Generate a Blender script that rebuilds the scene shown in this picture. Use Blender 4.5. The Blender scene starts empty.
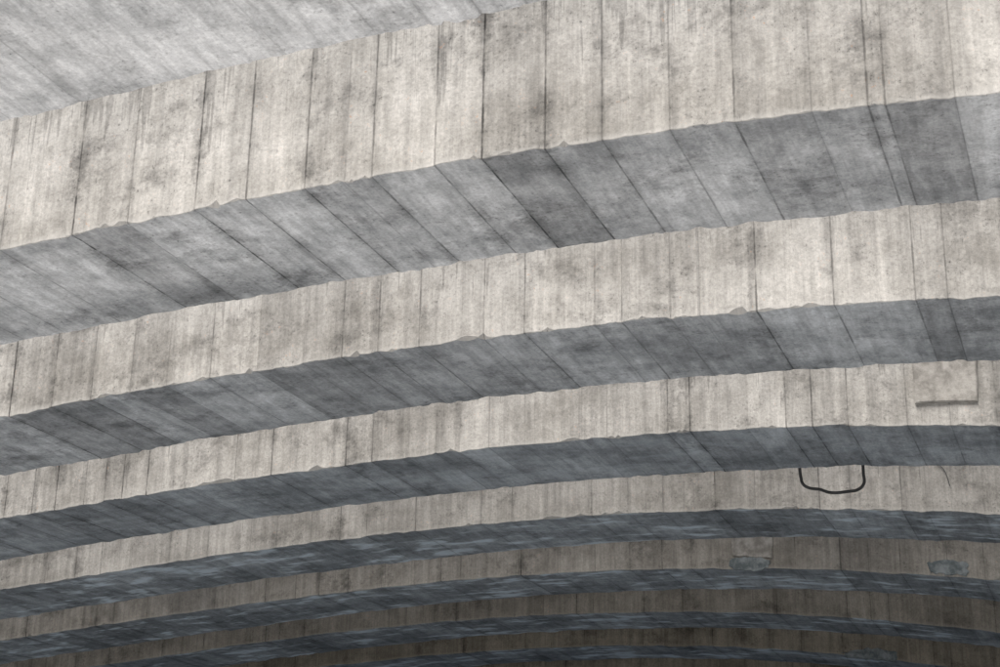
import bpy, numpy as np, math, random
from mathutils import Matrix, Vector
S=4.0
FPX,YAW,PIT,ROL=1631.59,0.36032,0.34135,0.01978
A1,A2,A3,A4=-0.28989,-1.40844,-0.74457,0.16248
Y1,SP,WD,SK=1.96446,0.72194,0.34742,-0.25311
F=np.array([-math.sin(YAW)*math.cos(PIT),math.cos(YAW)*math.cos(PIT),math.sin(PIT)])
R0=np.array([math.cos(YAW),math.sin(YAW),0.]);U0=np.cross(R0,F)
R=math.cos(ROL)*R0+math.sin(ROL)*U0;U=-math.sin(ROL)*R0+math.cos(ROL)*U0
SUN_EL=57; SUN_E=4.4; SKY=0.125
WATER_Z=-0.42*S
def prof(xl):           # xl in metres, local to the rib
    t=np.asarray(xl,float)/S/5
    z=1+A1*t+A2*t**2+A3*t**3+A4*t**4
    t0=-.65
    z0=1+A1*t0+A2*t0**2+A3*t0**3+A4*t0**4
    d0=A1+2*A2*t0+3*A3*t0**2+4*A4*t0**3
    e=t-t0
    return S*np.where(t<t0,z0+d0*e-.8*e*e,z)
def yfront(i): return S*(Y1+SP*(i-1))
def wpt(px,py,y):
    d=F+R*(px-500)/FPX-U*(py-333.5)/FPX
    return d*(y/d[1])
# ------------------------------------------------------------------ materials
class NT:
    def __init__(s,name):
        s.m=bpy.data.materials.new(name);s.m.use_nodes=True;s.t=s.m.node_tree;s.n=s.t.nodes;s.l=s.t.links
        s.b=s.n['Principled BSDF']
    def add(s,t,**k):
        n=s.n.new(t)
        for a,b in k.items(): setattr(n,a,b)
        return n
    def put(s,sock,v):
        if isinstance(v,bpy.types.NodeSocket): s.l.new(v,sock)
        else: sock.default_value=v
    def attr(s,name,o='Fac'):
        n=s.add('ShaderNodeAttribute',attribute_name=name);return n.outputs[o]
    def math(s,op,a,b=0.,c=0.):
        n=s.add('ShaderNodeMath',operation=op);s.put(n.inputs[0],a);s.put(n.inputs[1],b);s.put(n.inputs[2],c);return n.outputs[0]
    def vmul(s,v,k):
        n=s.add('ShaderNodeVectorMath',operation='MULTIPLY');s.put(n.inputs[0],v);n.inputs[1].default_value=k;return n.outputs[0]
    def noise(s,v,k,det=4,rough=.6,dist=0.):
        n=s.add('ShaderNodeTexNoise');s.put(n.inputs['Vector'],s.vmul(v,k));n.inputs['Scale'].default_value=1
        n.inputs['Detail'].default_value=det;n.inputs['Roughness'].default_value=rough;n.inputs['Distortion'].default_value=dist
        return n.outputs['Fac']
    def mr(s,v,a,b,c,d,smooth=False):
        n=s.add('ShaderNodeMapRange',interpolation_type='SMOOTHSTEP' if smooth else 'LINEAR')
        n.clamp=True
        s.put(n.inputs['Value'],v)
        for k,x in zip(('From Min','From Max','To Min','To Max'),(a,b,c,d)): s.put(n.inputs[k],x)
        return n.outputs[0]
    def mix(s,f,a,b,bt='MIX'):
        n=s.add('ShaderNodeMix',data_type='RGBA',blend_type=bt);s.put(n.inputs[0],f);s.put(n.inputs[6],a);s.put(n.inputs[7],b);return n.outputs[2]
    def scale(s,c,f):
        n=s.add('ShaderNodeVectorMath',operation='SCALE');s.put(n.inputs[0],c);s.put(n.inputs['Scale'],f);return n.outputs[0]
def concrete(name,kind):
    t=NT(name);side=kind=='side'
    P=t.attr('suv','Vector');jd=t.attr('jd');pr=t.attr('prand');farness=t.attr('farness');jst=t.attr('jst')
    sep=t.add('ShaderNodeSeparateXYZ');t.l.new(P,sep.inputs[0]);v=sep.outputs[1]
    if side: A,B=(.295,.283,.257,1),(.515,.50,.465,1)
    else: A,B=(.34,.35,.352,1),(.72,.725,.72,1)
    n1=t.noise(P,(.8,1.3,1),3,.6)
    n2=t.noise(P,(6.2,5.0,3),5,.74)
    f=t.math('ADD',t.math('MULTIPLY',n1,.55),t.math('MULTIPLY',n2,.45))
    c=t.mix(t.mr(f,.38,.60,0,1),A,B)
    st=t.noise(P,(15,.7,5) if side else (13,1.5,5),3,.7)
    c=t.scale(c,t.mr(st,.3,.66,.72 if side else .74,1.10 if side else 1.16))
    c=t.scale(c,t.mr(pr,0,1,.86 if side else .72,1.05))
    fine=t.noise(P,(46,42,9),2,.75)
    c=t.scale(c,t.mr(fine,.3,.7,.84,1.13))
    # mould and dirt blotches
    bl=t.noise(P,(1.9,2.3,8),5,.77)
    c=t.mix(t.mr(bl,.53,.68,0,.75),c,t.scale(c,.42))
    if side:
        # dark run-off from the top, only where the concrete is damp
        thr=t.math('ADD',t.mr(v,.10,.85,.23,.03),t.mr(n1,.40,.62,.58,.43))
        d=t.mr(t.math('SUBTRACT',st,thr),0,.08,0,.68)
        c=t.mix(d,c,t.scale(c,.42))
        ed=t.mr(t.math('ADD',v,t.math('MULTIPLY',n2,.06)),.035,.07,.35,0)
        c=t.mix(ed,c,(.58,.57,.54,1))
        c=t.scale(c,t.mr(farness,.14,.6,1.06,.78))  # far sides darker, near ones lighter: light fade painted into the colour
        c=t.mix(t.mr(farness,.55,1.,0,.8),c,t.mix(1.,c,(.74,.67,.55,1),'MULTIPLY'))  # browner and darker tint towards the far ribs
        ru=t.math('MULTIPLY',t.mr(fine,.62,.68,0,.6),t.mr(n2,.56,.62,0,1))
        c=t.mix(ru,c,(.42,.24,.14,1))
    else:
        c=t.mix(t.mr(farness,.05,.45,0,1),c,t.mix(1.,c,(.58,.62,.66,1),'MULTIPLY'))  # dim bluish shade of the far soffits, painted into the colour
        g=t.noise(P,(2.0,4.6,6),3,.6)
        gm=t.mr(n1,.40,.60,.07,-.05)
        glint=t.math('MULTIPLY',t.mr(t.math('SUBTRACT',g,gm),.51,.67,0,.75,True),t.mr(farness,.40,.60,0,1))
        c=t.mix(glint,c,(.70,.79,.86,1))  # pale blue glints of water-reflected light, painted on the far soffits
    jm=t.mr(t.math('SUBTRACT',jd,t.mr(n2,.3,.7,-.002,.010)),-.003,.003,1,0)
    js=t.mr(n2,.38,.58,.40,1.)
    J=t.math('MULTIPLY',t.math('MULTIPLY',jm,js),jst)
    c=t.mix(J,c,t.scale(c,.28))
    hw=t.mr(n2,.35,.65,.0,.11)
    halo=t.math('MULTIPLY',t.math('MULTIPLY',t.mr(t.math('SUBTRACT',jd,hw),-.03,.0,1,0,True),jst),t.mr(bl,.40,.56,.0,.68))
    c=t.mix(halo,c,t.scale(c,.5))
    pm=t.math('MULTIPLY',t.mr(fine,.30,.36,1,0),t.mr(bl,.44,.56,0,.7))
    c=t.mix(pm,c,t.scale(c,.4))
    t.l.new(c,t.b.inputs['Base Color'])
    t.b.inputs['Roughness'].default_value=.92
    t.b.inputs['Specular IOR Level'].default_value=.2
    h=t.math('SUBTRACT',t.noise(P,(20,16,9),3,.72),t.math('MULTIPLY',t.mr(jd,.0,.008,.8,0),jst))
    bp=t.add('ShaderNodeBump');bp.inputs['Strength'].default_value=.65;bp.inputs['Distance'].default_value=.012
    t.l.new(h,bp.inputs['Height']);t.l.new(bp.outputs[0],t.b.inputs['Normal'])
    return t.m
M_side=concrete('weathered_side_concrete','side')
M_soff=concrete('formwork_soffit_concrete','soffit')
def simple(name,ca,cb,sc,rough=.9,bump=.5,thr=(.4,.62),det=5):
    t=NT(name);g=t.add('ShaderNodeTexCoord').outputs['Object']
    n=t.noise(g,(sc,sc,sc),det,.65)
    c=t.mix(t.mr(n,thr[0],thr[1],0,1),ca,cb)
    t.l.new(c,t.b.inputs['Base Color']);t.b.inputs['Roughness'].default_value=rough
    if bump:
        m=t.noise(g,(sc*7,)*3,3,.7);bp=t.add('ShaderNodeBump');bp.inputs['Strength'].default_value=bump;bp.inputs['Distance'].default_value=.01
        t.l.new(m,bp.inputs['Height']);t.l.new(bp.outputs[0],t.b.inputs['Normal'])
    return t.m
M_gpatch=simple('grey_repair_mortar',(.10,.12,.125,1),(.24,.265,.27,1),9)
M_lpatch=simple('pale_cast_concrete',(.20,.19,.17,1),(.36,.345,.315,1),9)
M_black=simple('black_rubber',(.012,.012,.013,1),(.03,.03,.03,1),8,.5)
M_shade_deck=simple('shade_deck_concrete',(.28,.28,.27,1),(.40,.39,.38,1),1,.9,0,det=2)
M_ground=simple('pale_river_gravel',(.56,.555,.545,1),(.70,.695,.685,1),.5,.95,0,det=1)
M_water=simple('river_water',(.40,.44,.46,1),(.54,.57,.59,1),.35,.5,0,det=1)
# ------------------------------------------------------------------ ribs
def smooth(a,k):
    return np.convolve(np.pad(a,k,mode='edge'),np.ones(2*k+1)/(2*k+1),'valid')
J1PX=[-60,0,72,128,195,246,305,345,372,435,482,545,602,670,735,812,868,885,955,1030]
def rib(i):
    rg=np.random.RandomState(200+i)
    y0=yfront(i);w=WD*S;sh=SK*(i-1)*S
    xl=-34.;joints=[xl]
    while joints[-1]<17: joints.append(joints[-1]+rg.choice([.24,.32,.38,.42,.54])+rg.uniform(-.05,.05))
    joints=np.array(joints);pr=rg.rand(len(joints)-1);js=rg.choice([.2,.4,.6,.8,1.],len(joints),p=[.2,.25,.25,.2,.1])
    if i==0: js*=.5;pr=.7+.3*pr
    if i==1:
        xs=np.linspace(-8,8,4000);P=np.stack([xs,np.full_like(xs,y0),prof(xs)],1)
        px=500+FPX*(P@R)/(P@F);o=np.argsort(px)
        k=np.interp(J1PX,px[o],xs[o])
        a=joints[joints<k[0]-.2];b=joints[joints>k[-1]+.2]
        q=len(a)
        joints=np.concatenate([a,k,b]);pr=rg.rand(len(joints)-1)*.5+.5
        js=rg.choice([.3,.5,.65,.8],len(joints))
        pr[q+10]=-.3;pr[q+11]=.5;pr[q+17]=.0;pr[q+2]=.4;pr[q+5]=1.;pr[q+14]=.35
        js[q+10]=1;js[q+11]=.9;js[q+2]=.95;js[q+4]=.95;js[q+9]=.7;js[q+7]=.3;js[q+14]=.7;js[q+16]=.7
    zz=prof(joints);keep=zz>WATER_Z-.4
    a,b=np.where(keep)[0][[0,-1]];joints=joints[a:b+1];pr=pr[a:b];js=js[a:b+1]
    sub=12 if i<3 else (8 if i<5 else 6)
    cols=[];jd=[];pid=[];jst=[]
    for k in range(len(joints)-1):
        for s in range(sub+(1 if k==len(joints)-2 else 0)):
            f=s/sub;x=joints[k]*(1-f)+joints[k+1]*f
            cols.append(x);jd.append(min(x-joints[k],joints[k+1]-x));pid.append(k)
            jst.append(js[k] if f<.5 else js[k+1])
    cols=np.array(cols);n=len(cols);pid=np.array(pid)
    zj=prof(joints);base=.5*np.interp(cols,joints,zj)+.5*prof(cols)
    arc=np.concatenate([[0],np.cumsum(np.hypot(np.diff(cols),np.diff(base)))])
    pdz=rg.normal(0,.004,len(joints));pdy=rg.normal(0,.004,len(joints))
    dz=pdz[pid];dy=pdy[pid]
    big=smooth(rg.normal(0,1,n),30)*.018
    rough=smooth(rg.normal(0,1,n),1)*.007+smooth(rg.normal(0,1,n),7)*.003+big
    chip=np.clip(rg.normal(0,1,n)*.35+smooth(rg.normal(0,1,n),1)-.6,0,1.3)*.03+.004
    chipb=np.clip(rg.normal(0,1,n)*.35+smooth(rg.normal(0,1,n),1)-.6,0,1.3)*.03+.004
    roughb=smooth(rg.normal(0,1,n),1)*.007+smooth(rg.normal(0,1,n),7)*.005+smooth(rg.normal(0,1,n),30)*.02
    Hh=1.12
    sec=[]
    hs=[Hh,.8,.55,.35,.2,.1,.045]
    for h in hs: sec.append((y0+dy,base+h+0*dz,h,0))
    zf=base+dz+rough;zb=base+dz+roughb
    sec.append((y0+dy,zf+chip,.012,0))
    ic=len(sec)
    sec.append((y0+dy+chip*.8,zf,.0,1))
    for f in (.06,.25,.5,.75,.94): sec.append((y0+w*f+0*dy,base+dz+(rough*(1-f)+roughb*f)*max(0,abs(f-.5)*2-.5),w*f,1))
    ib=len(sec)
    sec.append((y0+w-chipb*.8,zb,w,1))
    sec.append((y0+w+0*dy,zb+chipb,w+.02,0))
    sec.append((y0+w+0*dy,base+.5,w+.5,0))
    sec.append((y0+w+0*dy,base+Hh,w+Hh,0))
    m=len(sec)
    V=np.zeros((n,m,3));UV=np.zeros((n,m,3))
    for k,(yy,z,v,_) in enumerate(sec):
        V[:,k,0]=cols+sh;V[:,k,1]=yy;V[:,k,2]=z
        UV[:,k,0]=arc;UV[:,k,1]=v;UV[:,k,2]=i*3.7
    idx=np.arange(n*m).reshape(n,m)
    faces=[];fm=[];fp=[]
    for k in range(m):
        k2=(k+1)%m
        faces.append(np.stack([idx[:-1,k],idx[:-1,k2],idx[1:,k2],idx[1:,k]],1))
        fm.append(np.full(n-1,1 if ic<=k<=ib else 0));fp.append(pr[np.minimum(pid[:-1],len(pr)-1)])
    faces=np.concatenate(faces).tolist();caps=[idx[0,::-1].tolist(),idx[-1].tolist()]
    me=bpy.data.meshes.new('rib_mesh');me.from_pydata(V.reshape(-1,3).tolist(),[],faces+caps)
    fm=np.concatenate(fm+[np.zeros(2,int)]);fp=np.concatenate(fp+[np.zeros(2)])
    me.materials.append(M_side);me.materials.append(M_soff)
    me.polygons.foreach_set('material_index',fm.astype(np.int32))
    at=me.attributes.new('suv','FLOAT_VECTOR','POINT');at.data.foreach_set('vector',UV.reshape(-1).astype(np.float32))
    for nm,ar in (('jd',np.array(jd)),('jst',np.array(jst))):
        at=me.attributes.new(nm,'FLOAT','POINT');at.data.foreach_set('value',np.repeat(ar,m).astype(np.float32))
    at=me.attributes.new('prand','FLOAT','FACE');at.data.foreach_set('value',fp.astype(np.float32))
    at=me.attributes.new('farness','FLOAT','POINT');at.data.foreach_set('value',np.full(n*m,i/7.).astype(np.float32))  # rib order from near to far; drives the painted fade and glints
    me.update()
    ob=bpy.data.objects.new('concrete_arch_rib',me);bpy.context.collection.objects.link(ob)
    return ob
NR=11
for i in range(0,NR): rib(i)
# ------------------------------------------------------------------ added unseen deck on columns, placed to shade the far ribs
def boxes(name,bs,mat):
    vs=[];fs=[]
    for x0,x1,y0,y1,z0,z1 in bs:
        o=len(vs);vs+=[(x,y,z) for z in (z0,z1) for y in (y0,y1) for x in (x0,x1)]
        fs+=[[o+q for q in r] for r in ((0,2,3,1),(4,5,7,6),(0,1,5,4),(2,6,7,3),(0,4,6,2),(1,3,7,5))]
    me=bpy.data.meshes.new(name);me.from_pydata(vs,[],fs);me.materials.append(mat)
    ob=bpy.data.objects.new(name,me);bpy.context.collection.objects.link(ob);return ob
DZ=S+1.12+8;DY=11.2
bs=[(-60,40,DY,46,DZ,DZ+.5),(-60,40,DY,DY+.3,DZ+.503,DZ+1.4),(-60,40,45.7,46,DZ+.503,DZ+1.4)]
for i in range(4,NR,2):
    for xc in (-18,-9,0,9):
        xx=xc+SK*(i-1)*S;zt=float(prof(xc))+1.0
        bs.append((xx-.35,xx+.35,yfront(i)+.3,yfront(i)+1.0,zt,DZ-.003))
boxes('added_shade_deck',bs,M_shade_deck)
# ------------------------------------------------------------------ small things
def slab(name,pts,y,th,mat,jit=.0,seed=1):
    rg=random.Random(seed);out=[]
    for a,b in zip(pts,pts[1:]+pts[:1]):
        for s in range(6):
            f=s/6;x=a[0]*(1-f)+b[0]*f;z=a[2]*(1-f)+b[2]*f
            out.append((x+rg.uniform(-jit,jit),z+rg.uniform(-jit,jit)))
    n=len(out);cx=sum(o[0] for o in out)/n;cz=sum(o[1] for o in out)/n
    vs=[(x,y+.02,z) for x,z in out]+[(x,y-th*.7,z) for x,z in out]+[(cx+(x-cx)*.96,y-th,cz+(z-cz)*.96) for x,z in out]
    fs=[list(range(2*n,3*n))]
    for r in (0,1):
        for k in range(n):
            k2=(k+1)%n;fs.append([r*n+k,r*n+k2,(r+1)*n+k2,(r+1)*n+k])
    me=bpy.data.meshes.new(name);me.from_pydata(vs,[],fs);me.materials.append(mat);me.validate()
    ob=bpy.data.objects.new(name,me);bpy.context.collection.objects.link(ob)
    return ob
def poly(i,pp): return [wpt(a,b,yfront(i)) for a,b in pp]
slab('cast_concrete_block',poly(3,[(911,340),(976,340),(978,402),(915,404)]),yfront(3),.03,M_lpatch,.004,3)
slab('cast_concrete_block',poly(5,[(731,532),(773,532),(772,558),(732,556)]),yfront(5),.02,M_lpatch,.008,4)
slab('repair_mortar_patch',poly(5,[(731,560),(750,556),(772,560),(768,569),(748,571),(730,568)]),yfront(5),.016,M_gpatch,.018,5)
slab('repair_mortar_patch',poly(5,[(928,563),(950,560),(968,563),(968,577),(945,574),(930,572)]),yfront(5),.014,M_gpatch,.02,6)
slab('repair_mortar_patch',poly(7,[(842,652),(868,648),(898,651),(896,662),(868,659),(846,657)]),yfront(7),.014,M_gpatch,.02,7)
def cable(name,pts,r,mat):
    cu=bpy.data.curves.new(name,'CURVE');cu.dimensions='3D';cu.bevel_depth=r;cu.bevel_resolution=3
    sp=cu.splines.new('BEZIER');sp.bezier_points.add(len(pts)-1)
    for b,p in zip(sp.bezier_points,pts):
        b.co=Vector(p);b.handle_left_type=b.handle_right_type='AUTO'
    cu.materials.append(mat)
    ob=bpy.data.objects.new(name,cu);bpy.context.collection.objects.link(ob);return ob
yb3=yfront(3)+WD*S+.03
cable('hanging_cable_loop',[wpt(a,b,yb3+dy) for a,b,dy in [(799,455,0),(799.5,466,0),(801,478,.01),(803,484,.01),(808,487.5,.02),(820,489.5,.03),(830,492.5,.03),(848,491.5,.02),(859,489,.01),(864,483,.01),(863.5,474,0),(862,452,0)]],.015,M_black)
cable('loose_wire',[wpt(a,b,yfront(4)-.02) for a,b in [(930,455),(937,463),(944,470),(950,486)]],.0035,M_black)
# ------------------------------------------------------------------ ground and water
def sheet(name,x0,x1,y0,y1,z,mat):
    me=bpy.data.meshes.new(name);me.from_pydata([(x0,y0,z),(x1,y0,z),(x1,y1,z),(x0,y1,z)],[],[(0,1,2,3)])
    me.materials.append(mat);ob=bpy.data.objects.new(name,me);bpy.context.collection.objects.link(ob)
sheet('ground',-600,600,-600,600,WATER_Z,M_ground)
sheet('river_water',-600,600,11,600,WATER_Z+.004,M_water)
# ------------------------------------------------------------------ light
w=bpy.data.worlds.new("World");bpy.context.scene.world=w;w.use_nodes=True
nt=w.node_tree;sk=nt.nodes.new('ShaderNodeTexSky');sk.sky_type='NISHITA';sk.sun_disc=False
rot=math.radians(190)
sk.sun_elevation=math.radians(SUN_EL);sk.sun_rotation=rot
sk.dust_density=4;sk.ozone_density=1
nt.links.new(sk.outputs[0],nt.nodes['Background'].inputs[0]);nt.nodes['Background'].inputs[1].default_value=SKY
sd=bpy.data.lights.new('sun','SUN');sd.energy=SUN_E;sd.angle=math.radians(32);sd.color=(1,.97,.94)
so=bpy.data.objects.new('sun',sd);bpy.context.collection.objects.link(so)
sdir=Vector((math.sin(rot)*math.cos(math.radians(SUN_EL)),math.cos(rot)*math.cos(math.radians(SUN_EL)),math.sin(math.radians(SUN_EL))))
so.rotation_euler=sdir.to_track_quat('Z','Y').to_euler();so.location=(0,-10,30)
# ------------------------------------------------------------------ camera
cd=bpy.data.cameras.new('Camera');co=bpy.data.objects.new('Camera',cd);bpy.context.collection.objects.link(co)
co.matrix_world=Matrix([[R[0],U[0],-F[0],0],[R[1],U[1],-F[1],0],[R[2],U[2],-F[2],0],[0,0,0,1]])
cd.sensor_width=36;cd.lens=FPX*36/1000;cd.clip_start=.05;cd.clip_end=3000;bpy.context.scene.camera=co
vs=bpy.context.scene.view_settings;vs.view_transform='Standard';vs.look='None';vs.exposure=0
